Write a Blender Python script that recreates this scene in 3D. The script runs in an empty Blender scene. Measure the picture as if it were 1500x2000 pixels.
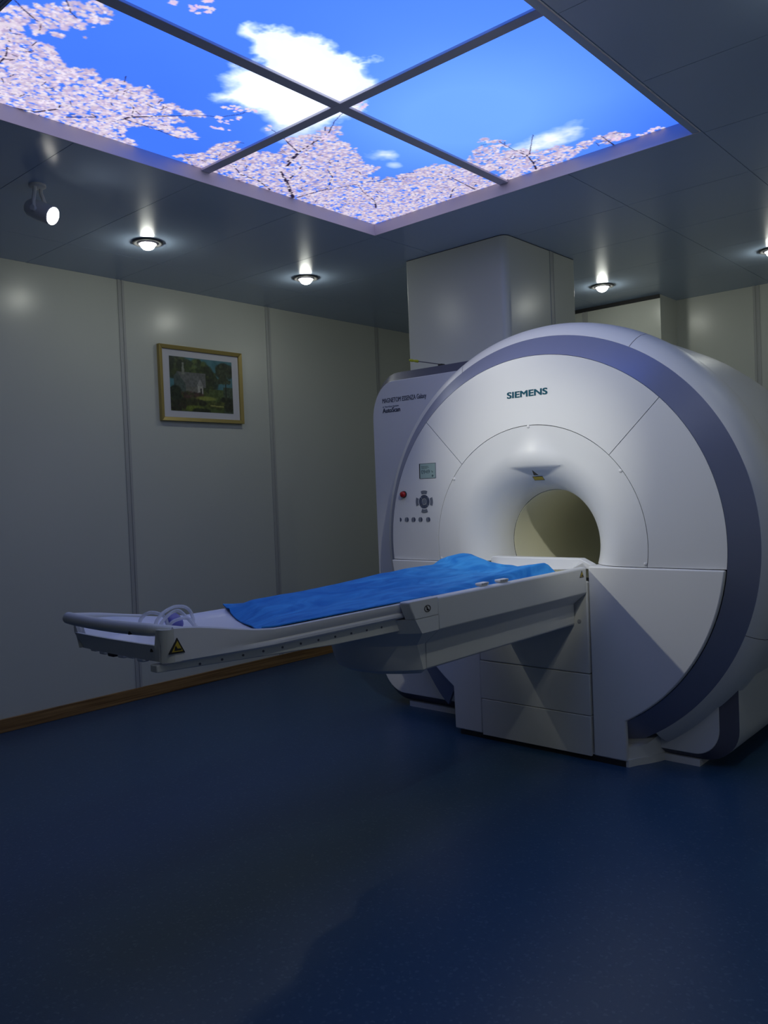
import bpy, bmesh, math, random
import numpy as np
from mathutils import Vector, Matrix, noise

random.seed(7)
rng = np.random.default_rng(11)
sc = bpy.context.scene
COL = sc.collection
PI = math.pi

# ------------------------------------------------------------------ camera, exposure, light levels
EYE = 1.29
cd = bpy.data.cameras.new('camera'); cam = bpy.data.objects.new('camera', cd); COL.objects.link(cam)
cd.sensor_fit = 'VERTICAL'; cd.sensor_height = 36.0; cd.lens = 1600.6 / 2000 * 36
cd.clip_start = 0.05
RX = Vector((0.7487, 0.6617, -0.0393)); RY = Vector((-0.0131, -0.0446, -0.9989)); RZ = Vector((-0.6627, 0.7484, -0.0247))
M = Matrix(((RX.x, -RY.x, -RZ.x), (RX.y, -RY.y, -RZ.y), (RX.z, -RY.z, -RZ.z)))
cam.matrix_world = Matrix.Translation((0, 0, EYE)) @ M.to_quaternion().to_matrix().to_4x4()
sc.camera = cam
vs = sc.view_settings
vs.view_transform = 'Standard'; vs.look = 'None'; vs.gamma = 1.0; vs.exposure = 0.0; vs.use_curve_mapping = False
w = bpy.data.worlds.new('world'); sc.world = w; w.use_nodes = True
w.node_tree.nodes['Background'].inputs[0].default_value = (0.02, 0.025, 0.035, 1)
w.node_tree.nodes['Background'].inputs[1].default_value = 0.0
sc.cycles.sample_clamp_indirect = 4.0
SKY_PANEL = 0.95      # backlight of the printed sky
SPOT_LENS = 60.0       # white disc of the track spot
SPOT_BEAM = 108.0      # its beam, watts
SPOT_BEAM_RIGHT = 92.0 # the matching lamp on the right, outside the frame
DOWN_LAMP = 84.0      # bulbs of the recessed downlights
WARM = (0.97, 1.0, 0.90)

# ------------------------------------------------------------------ helpers
def lin(c):
    c = c / 255.0
    return c / 12.92 if c <= 0.04045 else ((c + 0.055) / 1.055) ** 2.4
def srgb(r, g, b): return (lin(r), lin(g), lin(b), 1.0)

def mat(name, color, rough=0.5, metal=0.0, spec=0.5, bump=None, vary=None, coat=0.0):
    m = bpy.data.materials.new(name); m.use_nodes = True
    nt = m.node_tree; b = nt.nodes['Principled BSDF']
    b.inputs['Base Color'].default_value = tuple(color[:3]) + (1,)
    b.inputs['Roughness'].default_value = rough; b.inputs['Metallic'].default_value = metal
    b.inputs['Specular IOR Level'].default_value = spec
    b.inputs['Coat Weight'].default_value = coat
    tc = nt.nodes.new('ShaderNodeTexCoord')
    if bump:
        n = nt.nodes.new('ShaderNodeTexNoise'); n.inputs['Scale'].default_value = bump[0]; n.inputs['Detail'].default_value = 3
        bp = nt.nodes.new('ShaderNodeBump'); bp.inputs['Strength'].default_value = bump[1]; bp.inputs['Distance'].default_value = 0.002
        nt.links.new(tc.outputs['Object'], n.inputs['Vector']); nt.links.new(n.outputs['Fac'], bp.inputs['Height'])
        nt.links.new(bp.outputs['Normal'], b.inputs['Normal'])
    if vary:
        n = nt.nodes.new('ShaderNodeTexNoise'); n.inputs['Scale'].default_value = vary[0]; n.inputs['Detail'].default_value = 4
        r = nt.nodes.new('ShaderNodeValToRGB')
        r.color_ramp.elements[0].position = 0.3; r.color_ramp.elements[1].position = 0.7
        r.color_ramp.elements[0].color = tuple(x * (1 - vary[1]) for x in color[:3]) + (1,)
        r.color_ramp.elements[1].color = tuple(min(1, x * (1 + vary[1])) for x in color[:3]) + (1,)
        nt.links.new(tc.outputs['Object'], n.inputs['Vector']); nt.links.new(n.outputs['Fac'], r.inputs['Fac'])
        nt.links.new(r.outputs['Color'], b.inputs['Base Color'])
    return m

def emat(name, color, strength):
    m = bpy.data.materials.new(name); m.use_nodes = True
    nt = m.node_tree; nt.nodes.clear()
    e = nt.nodes.new('ShaderNodeEmission'); o = nt.nodes.new('ShaderNodeOutputMaterial')
    e.inputs['Color'].default_value = tuple(color[:3]) + (1,); e.inputs['Strength'].default_value = strength
    nt.links.new(e.outputs[0], o.inputs[0]); return m

def base_of(o):
    p = Vector((0, 0, 0))
    while o is not None:
        p += o.location; o = o.parent
    return p

def obj(name, V, F, m, parent=None, smooth=None, bevel=None, loc=None, segs=2, cols=None):
    """one mesh object; V in world coordinates"""
    org = base_of(parent) if parent is not None else Vector(loc if loc is not None else (0, 0, 0))
    V = np.asarray(V, dtype=float)
    me = bpy.data.meshes.new(name)
    me.from_pydata((V - np.array(org)).tolist(), [], [list(map(int, f)) for f in F])
    me.validate(); me.update()
    bm = bmesh.new(); bm.from_mesh(me); bmesh.ops.recalc_face_normals(bm, faces=bm.faces); bm.to_mesh(me); bm.free()
    if m is not None: me.materials.append(m)
    o = bpy.data.objects.new(name, me); COL.objects.link(o)
    if parent is not None: o.parent = parent
    else: o.location = org
    if smooth is not None:
        me.polygons.foreach_set('use_smooth', [True] * len(me.polygons))
        me.set_sharp_from_angle(angle=math.radians(smooth))
    if bevel:
        b = o.modifiers.new('bevel', 'BEVEL'); b.width = bevel; b.segments = segs; b.limit_method = 'ANGLE'; b.angle_limit = math.radians(40)
        me.polygons.foreach_set('use_smooth', [True] * len(me.polygons))
        me.set_sharp_from_angle(angle=math.radians(35))
        b.harden_normals = False
    if cols is not None:
        a = me.color_attributes.new('paint', 'FLOAT_COLOR', 'POINT')
        c = np.ones((len(me.vertices), 4), dtype=np.float32); c[:, :3] = cols
        a.data.foreach_set('color', c.ravel())
    return o

def thing(name, label, cat, loc=(0, 0, 0), group=None):
    o = bpy.data.objects.new(name, None); COL.objects.link(o); o.location = loc
    o.empty_display_size = 0.1
    o['label'] = label; o['category'] = cat
    if group: o['group'] = group
    return o
def tag(o, label, cat, group=None):
    o['label'] = label; o['category'] = cat
    if group: o['group'] = group
    return o
def struct(o): o['kind'] = 'structure'; return o

class MB:
    def __init__(s): s.V = []; s.F = []
    def add(s, V, F):
        n = len(s.V); s.V += [tuple(v) for v in V]; s.F += [[i + n for i in f] for f in F]; return s
    def box(s, a, b):
        x0, y0, z0 = a; x1, y1, z1 = b
        return s.add([(x0,y0,z0),(x1,y0,z0),(x1,y1,z0),(x0,y1,z0),(x0,y0,z1),(x1,y0,z1),(x1,y1,z1),(x0,y1,z1)],
                     [(0,3,2,1),(4,5,6,7),(0,1,5,4),(1,2,6,5),(2,3,7,6),(3,0,4,7)])
    def prism(s, pts, p2):
        """closed polygon pts (3D) to matching polygon p2"""
        n = len(pts)
        return s.add(list(pts) + list(p2), [list(range(n))[::-1], list(range(n, 2*n))] + [(i, (i+1) % n, n + (i+1) % n, n + i) for i in range(n)])
    def grid(s, G, closeu=False, closev=False):
        """G[u][v] points"""
        nu, nv = len(G), len(G[0])
        F = []
        for u in range(nu if closeu else nu-1):
            for v in range(nv if closev else nv-1):
                F.append((u*nv+v, ((u+1) % nu)*nv+v, ((u+1) % nu)*nv+(v+1) % nv, u*nv+(v+1) % nv))
        return s.add([p for r in G for p in r], F)
    def tube(s, pts, r, n=10, cap=True):
        pts = [Vector(p) for p in pts]; rs = r if isinstance(r, (list, tuple)) else [r]*len(pts)
        up = None; G = []
        for i, p in enumerate(pts):
            t = (pts[min(i+1, len(pts)-1)] - pts[max(i-1, 0)]).normalized()
            if up is None:
                up = t.orthogonal().normalized()
            up = (up - t*up.dot(t)).normalized(); sd = t.cross(up)
            G.append([tuple(p + (up*math.cos(2*PI*k/n) + sd*math.sin(2*PI*k/n))*rs[i]) for k in range(n)])
        b = len(s.V); s.grid(G, closev=True)
        if cap:
            s.F.append([b+k for k in range(n)][::-1]); e = b + (len(pts)-1)*n; s.F.append([e+k for k in range(n)])
        return s
    def cyl(s, c, d, r, h, n=24, r2=None):
        c = Vector(c); d = Vector(d).normalized()
        return s.tube([c, c + d*h], [r, r if r2 is None else r2], n)
    def lathe(s, c, d, prof, n=32):
        """prof: list of (along, radius)"""
        c = Vector(c); d = Vector(d).normalized(); u = d.orthogonal().normalized(); v = d.cross(u)
        G = [[tuple(c + d*a + (u*math.cos(2*PI*k/n) + v*math.sin(2*PI*k/n))*max(r, 1e-5)) for k in range(n)] for a, r in prof]
        return s.grid(G, closev=True)
    def obj(s, name, m, parent=None, **k): return obj(name, s.V, s.F, m, parent, **k)

def box(name, a, b, m, parent=None, **k): return MB().box(a, b).obj(name, m, parent, **k)

def spline(pts, n=8):
    P = [Vector(p) for p in pts]; out = []
    for i in range(len(P)-1):
        p0 = P[max(i-1, 0)]; p1 = P[i]; p2 = P[i+1]; p3 = P[min(i+2, len(P)-1)]
        for k in range(n):
            t = k/n
            out.append(0.5*((2*p1) + (p2-p0)*t + (2*p0-5*p1+4*p2-p3)*t*t + (3*p1-p0-3*p2+p3)*t**3))
    out.append(P[-1]); return out

def interp(x, xs, ys): return float(np.interp(x, xs, ys))

# ------------------------------------------------------------------ materials
M_white = mat('gantry_white', (0.74, 0.75, 0.76), 0.40, spec=0.45, bump=(900, 0.04))
M_white2 = mat('table_white', (0.70, 0.71, 0.70), 0.42, spec=0.4, bump=(900, 0.04))
M_tray = mat('tray_white', (0.80, 0.80, 0.84), 0.35)
M_ring = mat('trim_grey_lilac', (0.27, 0.295, 0.44), 0.33, metal=0.25, spec=0.5, bump=(1200, 0.05))
M_band = mat('trim_slate', (0.12, 0.125, 0.17), 0.4, metal=0.15)
M_dark = mat('dark_gap', (0.02, 0.02, 0.022), 0.7)
M_black = mat('black_plastic', (0.015, 0.015, 0.016), 0.4)
M_liner = mat('bore_liner_cream', (0.80, 0.79, 0.64), 0.45)
M_wall = mat('wall_panel_cream', (0.60, 0.62, 0.56), 0.27, spec=0.45, bump=(60, 0.02))
M_strip = mat('wall_joint_strip', (0.45, 0.46, 0.44), 0.3, spec=0.5)
M_ceil = mat('ceiling_panel', (0.39, 0.50, 0.68), 0.24, spec=0.5, bump=(90, 0.02))
M_frame = mat('light_frame_white', (0.60, 0.56, 0.63), 0.4)
M_bar = mat('light_bar_grey', (0.62, 0.60, 0.70), 0.45)
M_gold = mat('frame_gold', (0.40, 0.31, 0.10), 0.4, metal=0.35)
M_mat = mat('picture_mount', (0.62, 0.62, 0.66), 0.8)
M_red = mat('stop_red', (0.35, 0.01, 0.012), 0.3)
M_yellow = mat('warning_yellow', (0.55, 0.40, 0.03), 0.5)
M_teal = mat('logo_teal', (0.0, 0.085, 0.13), 0.55, spec=0.15)
M_ink = mat('ink_slate', (0.03, 0.045, 0.075), 0.5)
M_inkl = mat('ink_grey', (0.16, 0.19, 0.25), 0.5)
M_lcd = mat('lcd_glass', (0.33, 0.46, 0.44), 0.2)
M_lcdink = mat('lcd_ink', (0.09, 0.14, 0.15), 0.4)
M_btn = mat('button_slate', (0.07, 0.085, 0.13), 0.3)
M_btn2 = mat('button_grey', (0.16, 0.18, 0.22), 0.35)
M_steel = mat('screw_grey', (0.45, 0.46, 0.47), 0.3, metal=0.4)
M_tip = mat('tip_yellow', (0.50, 0.52, 0.02), 0.5)
M_rod = mat('rod_grey', (0.10, 0.10, 0.12), 0.4)
M_purple = mat('pouch_violet', (0.16, 0.16, 0.48), 0.5)
M_clip = mat('connector_white', (0.75, 0.75, 0.75), 0.4)
M_lamp = mat('lamp_housing', (0.72, 0.72, 0.70), 0.45)
M_lampring = mat('downlight_ring', (0.10, 0.10, 0.105), 0.35, metal=0.3)
M_bulb = emat('bulb_glow', WARM, DOWN_LAMP)
M_spot = emat('spot_glow', (1.0, 0.97, 0.90), SPOT_LENS)

def wood_mat():
    m = mat('skirting_wood', (0.16, 0.085, 0.03), 0.4); nt = m.node_tree; b = nt.nodes['Principled BSDF']
    tc = nt.nodes.new('ShaderNodeTexCoord'); mp = nt.nodes.new('ShaderNodeMapping'); mp.inputs['Scale'].default_value = (3, 1.2, 60)
    n = nt.nodes.new('ShaderNodeTexNoise'); n.inputs['Scale'].default_value = 2.0; n.inputs['Detail'].default_value = 6
    r = nt.nodes.new('ShaderNodeValToRGB'); r.color_ramp.elements[0].position = 0.35; r.color_ramp.elements[1].position = 0.7
    r.color_ramp.elements[0].color = (0.17, 0.085, 0.025, 1); r.color_ramp.elements[1].color = (0.40, 0.23, 0.08, 1)
    nt.links.new(tc.outputs['Object'], mp.inputs[0]); nt.links.new(mp.outputs[0], n.inputs['Vector'])
    nt.links.new(n.outputs['Fac'], r.inputs[0]); nt.links.new(r.outputs[0], b.inputs['Base Color']); return m
M_wood = wood_mat()

def floor_mat():
    m = mat('floor_vinyl_blue', (0.1, 0.15, 0.25), 0.33, spec=0.5); nt = m.node_tree; b = nt.nodes['Principled BSDF']
    tc = nt.nodes.new('ShaderNodeTexCoord')
    v = nt.nodes.new('ShaderNodeTexVoronoi'); v.inputs['Scale'].default_value = 130
    r = nt.nodes.new('ShaderNodeValToRGB'); e = r.color_ramp.elements
    e[0].position = 0.0; e[0].color = (0.022, 0.072, 0.160, 1); e[1].position = 1.0; e[1].color = (0.038, 0.095, 0.185, 1)
    x = e.new(0.9); x.color = (0.025, 0.077, 0.166, 1)
    x = e.new(0.955); x.color = (0.06, 0.12, 0.21, 1)
    sep = nt.nodes.new('ShaderNodeSeparateColor')
    n = nt.nodes.new('ShaderNodeTexNoise'); n.inputs['Scale'].default_value = 260
    bp = nt.nodes.new('ShaderNodeBump'); bp.inputs['Strength'].default_value = 0.12; bp.inputs['Distance'].default_value = 0.002
    nt.links.new(tc.outputs['Object'], v.inputs['Vector']); nt.links.new(v.outputs['Color'], sep.inputs[0]); nt.links.new(sep.outputs[0], r.inputs[0])
    nt.links.new(r.outputs[0], b.inputs['Base Color'])
    nt.links.new(tc.outputs['Object'], n.inputs['Vector']); nt.links.new(n.outputs['Fac'], bp.inputs['Height']); nt.links.new(bp.outputs[0], b.inputs['Normal'])
    return m
M_floor = floor_mat()

def drape_mat():
    m = mat('drape_blue', (0.02, 0.16, 0.56), 0.75, spec=0.2); nt = m.node_tree; b = nt.nodes['Principled BSDF']
    tc = nt.nodes.new('ShaderNodeTexCoord'); mp = nt.nodes.new('ShaderNodeMapping'); mp.inputs['Scale'].default_value = (9, 3, 9); mp.inputs['Rotation'].default_value = (0, 0, 0.6)
    n = nt.nodes.new('ShaderNodeTexNoise'); n.inputs['Scale'].default_value = 1.6; n.inputs['Detail'].default_value = 7; n.inputs['Distortion'].default_value = 1.2
    r = nt.nodes.new('ShaderNodeValToRGB'); r.color_ramp.elements[0].position = 0.35; r.color_ramp.elements[1].position = 0.75
    r.color_ramp.elements[0].color = (0.014, 0.185, 0.58, 1); r.color_ramp.elements[1].color = (0.06, 0.37, 0.82, 1)
    bp = nt.nodes.new('ShaderNodeBump'); bp.inputs['Strength'].default_value = 0.5; bp.inputs['Distance'].default_value = 0.012
    nt.links.new(tc.outputs['Object'], mp.inputs[0]); nt.links.new(mp.outputs[0], n.inputs['Vector']); nt.links.new(n.outputs['Fac'], r.inputs[0])
    nt.links.new(r.outputs[0], b.inputs['Base Color']); nt.links.new(n.outputs['Fac'], bp.inputs['Height']); nt.links.new(bp.outputs[0], b.inputs['Normal'])
    return m
M_drape = drape_mat()

def tube_mat():
    m = bpy.data.materials.new('clear_tubing'); m.use_nodes = True; b = m.node_tree.nodes['Principled BSDF']
    b.inputs['Base Color'].default_value = (0.80, 0.82, 0.86, 1); b.inputs['Roughness'].default_value = 0.15; b.inputs['Alpha'].default_value = 0.5
    return m
M_tube = tube_mat()

def paint_mat(name, strength=None):
    m = bpy.data.materials.new(name); m.use_nodes = True; nt = m.node_tree
    if strength is not None: nt.nodes.clear()
    at = nt.nodes.new('ShaderNodeAttribute'); at.attribute_name = 'paint'
    if strength is None:
        b = nt.nodes['Principled BSDF']; b.inputs['Roughness'].default_value = 0.35
        nt.links.new(at.outputs['Color'], b.inputs['Base Color'])
    else:
        e = nt.nodes.new('ShaderNodeEmission'); o = nt.nodes.new('ShaderNodeOutputMaterial')
        e.inputs['Strength'].default_value = strength
        nt.links.new(at.outputs['Color'], e.inputs['Color']); nt.links.new(e.outputs[0], o.inputs[0])
    return m

# ------------------------------------------------------------------ room
WX, ZC = -4.754, 2.72
YF1, YF2, XS, XR, YB = 6.18, 6.50, -2.56, 0.75, -2.6
struct(box('floor', (WX-.1, YB-.1, -.1), (XR+.1, YF2+.1, 0), M_floor, loc=(0, 0, 0)))
struct(box('wall_left', (WX-.1, YB, 0), (WX, YF1, ZC), M_wall))
struct(box('wall_back', (XS, YF2, 0), (XR, YF2+.1, ZC), M_wall))
struct(box('wall_recess', (WX-.1, YF1, 0), (XS, YF2+.1, ZC), M_wall))
struct(box('wall_right', (XR, YB, 0), (XR+.1, YF2+.1, ZC), M_wall))
struct(box('wall_front', (WX-.1, YB-.1, 0), (XR+.1, YB, ZC), M_wall))

# ceiling panels with an opening for the backlit sky
LX0, LX1, LY0, LY1 = -3.05, -1.272, 1.105, 3.457
SEAMX = [WX, -4.27, -3.05, -1.235, -0.02, XR]
g = 0.0014
mb = MB()
ys = [YB] + [1.085 + 0.598*k for k in range(-6, 10) if 1.085 + 0.598*k > YB + .05 and 1.085 + 0.598*k < YF2 - .05] + [YF2]
def cpanel(x0, x1, y0, y1):
    for hx0, hx1, hy0, hy1 in ((x0, x1, y0, y1),):
        mb.box((hx0+g, hy0+g, ZC), (hx1-g, hy1-g, ZC+.03))
for i in range(len(SEAMX)-1):
    x0, x1 = SEAMX[i], SEAMX[i+1]
    for j in range(len(ys)-1):
        y0, y1 = ys[j], ys[j+1]
        if x0 == -3.05:
            for a, b in ((x0, -1.85), (-1.85, x1)):
                if y1 <= LY0 + .001: cpanel(a, b, y0, min(y1, LY0))
                elif y0 < LY0 < y1: cpanel(a, b, y0, LY0)
                elif y0 >= LY1 - .03 and y0 < LY1 + .2: cpanel(a, b, LY1, y1)
                elif y0 >= LY1: cpanel(a, b, y0, y1)
        else: cpanel(x0, x1, y0, y1)
mb.box((LX1, LY0, ZC), (-1.235-g, LY1, ZC+.03))
mb.box((WX-.1, YB-.1, ZC+.035), (LX0-.001, YF2+.1, ZC+.1)); mb.box((LX1+.001, YB-.1, ZC+.035), (XR+.1, YF2+.1, ZC+.1))
mb.box((LX0-.001, YB-.1, ZC+.035), (LX1+.001, LY0-.001, ZC+.1)); mb.box((LX0-.001, LY1+.001, ZC+.035), (LX1+.001, YF2+.1, ZC+.1))
struct(mb.obj('ceiling', M_ceil))

# vertical joint strips between the wall panels
def strip(name, p, ax):
    mb = MB(); wd = 0.046
    for a, b, d in ((-wd/2, -.006, .006), (-.006, .006, .002), (.006, wd/2, .006)):
        if ax == 'y': mb.box((WX, p+a, 0.0), (WX+d, p+b, ZC))
        elif ax == 'x1': mb.box((p+a, YF1-d, 0), (p+b, YF1, ZC))
        else: mb.box((p+a, YF2-d, 0), (p+b, YF2, ZC))
    return struct(mb.obj(name, M_strip, bevel=.002))
k = 1
for y in (-2.07, -0.83, 0.41, 1.655, 2.893, 4.124, 5.361):
    strip('trim_%d' % k, y, 'y'); k += 1
strip('trim_%d' % k, -3.19, 'x1'); k += 1
strip('trim_%d' % k, -1.955, 'x2'); k += 1
strip('trim_%d' % k, -0.72, 'x2'); k += 1
box_t = box('trim_%d' % k, (WX, YF1-.012, ZC-.028), (XS, YF1, ZC), M_dark); struct(box_t)
for nm, a, b in (('baseboard_left', (WX, YB, 0), (WX+.014, YF1, .078)), ('baseboard_recess', (WX+.014, YF1-.014, 0), (XS, YF1, .078)), ('baseboard_back', (XS+.001, YF2-.014, 0), (XR, YF2, .078)), ('baseboard_right', (XR-.014, YB, 0), (XR, YF2-.014, .078))):
    struct(box(nm, a, b, M_wood, bevel=.003))

# ------------------------------------------------------------------ backlit sky in the ceiling
ZP = ZC + 0.06
CELL = 0.0035
NX = int(round((LX1 - LX0 + .04)/CELL)); NY = int(round((LY1 - LY0 + .02)/CELL))
gx = LX0 - .0 + np.arange(NX+1)*CELL; gy = LY0 - .01 + np.arange(NY+1)*CELL
def to_lin(a):
    a = np.clip(a/255.0, 0, 3); return np.where(a <= 0.04045, a/12.92, ((a+0.055)/1.055)**2.4)
def vnoise(shape, step, seed):
    r = np.random.default_rng(seed); h, w_ = shape
    gh, gw = int(h/step)+3, int(w_/step)+3; G = r.random((gh, gw))
    yy = np.arange(h)/step; xx = np.arange(w_)/step
    y0 = yy.astype(int); x0 = xx.astype(int); fy_ = yy-y0; fx_ = xx-x0
    fy_ = (fy_*fy_*(3-2*fy_))[:, None]; fx_ = (fx_*fx_*(3-2*fx_))[None, :]
    a = G[y0][:, x0]; b = G[y0][:, x0+1]; c = G[y0+1][:, x0]; d = G[y0+1][:, x0+1]
    return a*(1-fy_)*(1-fx_)+b*(1-fy_)*fx_+c*fy_*(1-fx_)+d*fy_*fx_
def fbm(shape, step, seed, oct=4):
    s = 0; amp = 1; tot = 0
    for o_ in range(oct):
        s = s + amp*vnoise(shape, max(step/2**o_, 1.5), seed+o_); tot += amp; amp *= .55
    return s/tot
def inpoly(px, py, poly):
    r = np.zeros(np.broadcast(px, py).shape, bool); n = len(poly)
    for i in range(n):
        x1, y1 = poly[i]; x2, y2 = poly[(i+1) % n]
        if y1 == y2: continue
        c = ((y1 > py) != (y2 > py)) & (px < (x2-x1)*(py-y1)/(y2-y1)+x1); r ^= c
    return r
def polydist(px, py, poly):
    d = np.full(np.broadcast(px, py).shape, 9.0); n = len(poly)
    for i in range(n):
        x1, y1 = poly[i]; x2, y2 = poly[(i+1) % n]; dx, dy = x2-x1, y2-y1
        t = np.clip(((px-x1)*dx+(py-y1)*dy)/(dx*dx+dy*dy+1e-12), 0, 1)
        d = np.minimum(d, np.hypot(px-x1-t*dx, py-y1-t*dy))
    return d
up_left = [(-2.414,1.157),(-2.366,1.188),(-2.23,1.325),(-2.243,1.396),(-2.302,1.402),(-2.362,1.43),(-2.389,1.41),(-2.37,1.365),(-2.433,1.399),(-2.52,1.37),(-2.481,1.299),(-2.542,1.287),(-2.62,1.2),(-2.5,1.09)]
left_mass = [(-2.629,1.09),(-2.45,1.09),(-2.499,1.156),(-2.503,1.217),(-2.562,1.28),(-2.554,1.344),(-2.61,1.407),(-2.645,1.452),(-2.589,1.51),(-2.656,1.582),(-2.584,1.604),(-2.614,1.689),(-2.554,1.714),(-2.606,1.769),(-2.621,1.868),(-2.589,1.974),(-2.628,2.002),(-2.692,1.916),(-2.776,2.072),(-2.815,2.101),(-2.848,2.023),(-2.847,1.914),(-2.923,1.834),(-3.035,1.961),(-3.06,1.797),(-3.07,1.632),(-3.095,1.1)]
midm = [(-3.016,2.12),(-2.902,2.203),(-2.786,2.19),(-2.71,2.234),(-2.779,2.272),(-2.707,2.396),(-2.693,2.442),(-2.555,2.363),(-2.468,2.398),(-2.362,2.413),(-2.316,2.441),(-2.411,2.553),(-2.396,2.606),(-2.514,2.798),(-2.481,2.877),(-2.612,2.914),(-2.521,3.013),(-2.432,3.019),(-2.263,3.035),(-2.23,3.088),(-2.248,3.172),(-2.113,3.064),(-2.166,3.131),(-2.132,3.254),(-2.172,3.538),(-3.054,3.477),(-3.09,2.841),(-3.086,2.337)]
rightm = [(-2.16,3.111),(-1.983,2.956),(-1.926,3.046),(-1.932,3.138),(-1.906,3.244),(-1.793,3.271),(-1.751,3.331),(-1.665,3.308),(-1.556,3.328),(-1.494,3.394),(-1.568,3.426),(-1.716,3.407),(-1.868,3.471),(-2.189,3.519),(-2.236,3.322)]
cloud = [(-2.025,1.703),(-1.987,1.749),(-1.999,1.774),(-1.967,1.791),(-1.944,1.786),(-1.946,1.824),(-1.956,1.851),(-1.915,1.88),(-1.905,1.928),(-1.908,1.978),(-1.923,2.029),(-1.895,2.062),(-1.915,2.121),(-1.853,2.171),(-1.911,2.174),(-1.939,2.22),(-1.971,2.239),(-2.0,2.288),(-2.074,2.323),(-2.154,2.418),(-2.209,2.404),(-2.307,2.417),(-2.443,2.375),(-2.525,2.337),(-2.54,2.239),(-2.474,2.145),(-2.488,2.067),(-2.496,2.0),(-2.496,1.929),(-2.427,1.928),(-2.374,1.917),(-2.346,1.851),(-2.265,1.844),(-2.208,1.854),(-2.185,1.892),(-2.147,1.883),(-2.148,1.85),(-2.093,1.816),(-2.062,1.748)]
BR = [[(-3.041,2.841,9),(-2.912,2.682,7),(-2.829,2.571,5)],[(-2.912,2.682,5),(-2.818,2.646,4),(-2.728,2.611,4)],[(-2.728,2.527,5),(-2.64,2.499,4),(-2.593,2.486,4),(-2.409,2.46,3),(-2.298,2.394,2),(-2.209,2.36,2)],[(-2.624,2.5,4),(-2.585,2.404,3),(-2.543,2.319,2),(-2.533,2.26,2)],[(-2.775,2.56,6),(-2.691,2.524,5),(-2.635,2.504,4)],[(-3.029,2.855,4),(-2.841,2.886,3),(-2.719,2.799,3),(-2.67,2.717,2)],[(-3.039,2.689,5),(-2.987,2.572,4),(-2.985,2.464,3),(-2.916,2.365,3)],[(-2.86,3.262,5),(-2.798,3.185,3),(-2.755,3.051,2),(-2.703,2.958,2)],[(-2.503,3.433,4),(-2.43,3.356,3),(-2.379,3.331,2)],[(-2.351,3.443,4),(-2.343,3.302,3),(-2.333,3.126,2)],[(-2.015,3.47,6),(-1.972,3.365,4),(-1.946,3.266,3),(-1.955,3.153,2),(-1.95,3.043,1.5)],[(-1.972,3.365,3),(-1.935,3.336,2),(-1.942,3.415,2)],[(-1.929,3.26,3),(-1.866,3.17,2),(-1.811,3.095,1.5)],[(-1.982,3.415,3),(-1.884,3.408,3),(-1.839,3.398,2)],[(-1.618,3.457,4),(-1.615,3.399,3),(-1.614,3.325,2)],[(-2.134,3.433,3),(-2.197,3.461,3)],[(-2.859,1.784,5),(-2.824,1.796,5),(-2.715,1.897,3),(-2.617,1.994,2),(-2.587,2.045,1.5),(-2.512,2.086,1.2),(-2.442,2.098,1)],[(-2.852,1.791,3),(-2.847,1.914,2.5),(-2.857,2.042,2)],[(-3.054,1.433,5),(-3.029,1.519,4),(-2.947,1.569,4),(-2.916,1.559,3)],[(-2.99,1.621,3.5),(-2.91,1.705,3),(-2.903,1.675,2)],[(-2.82,1.801,2.5),(-2.748,1.765,2),(-2.732,1.741,1.5)],[(-2.397,1.156,2.5),(-2.44,1.223,2.5),(-2.458,1.263,2),(-2.514,1.287,2)],[(-2.293,1.261,2.5),(-2.342,1.303,2),(-2.356,1.327,1.5)],[(-2.772,1.274,3.5),(-2.714,1.269,3),(-2.656,1.248,2)],[(-2.851,2.895,3),(-2.647,2.97,2.5),(-2.471,3.067,2)],[(-1.661,3.372,2),(-1.668,3.419,1.5)]]

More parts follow.
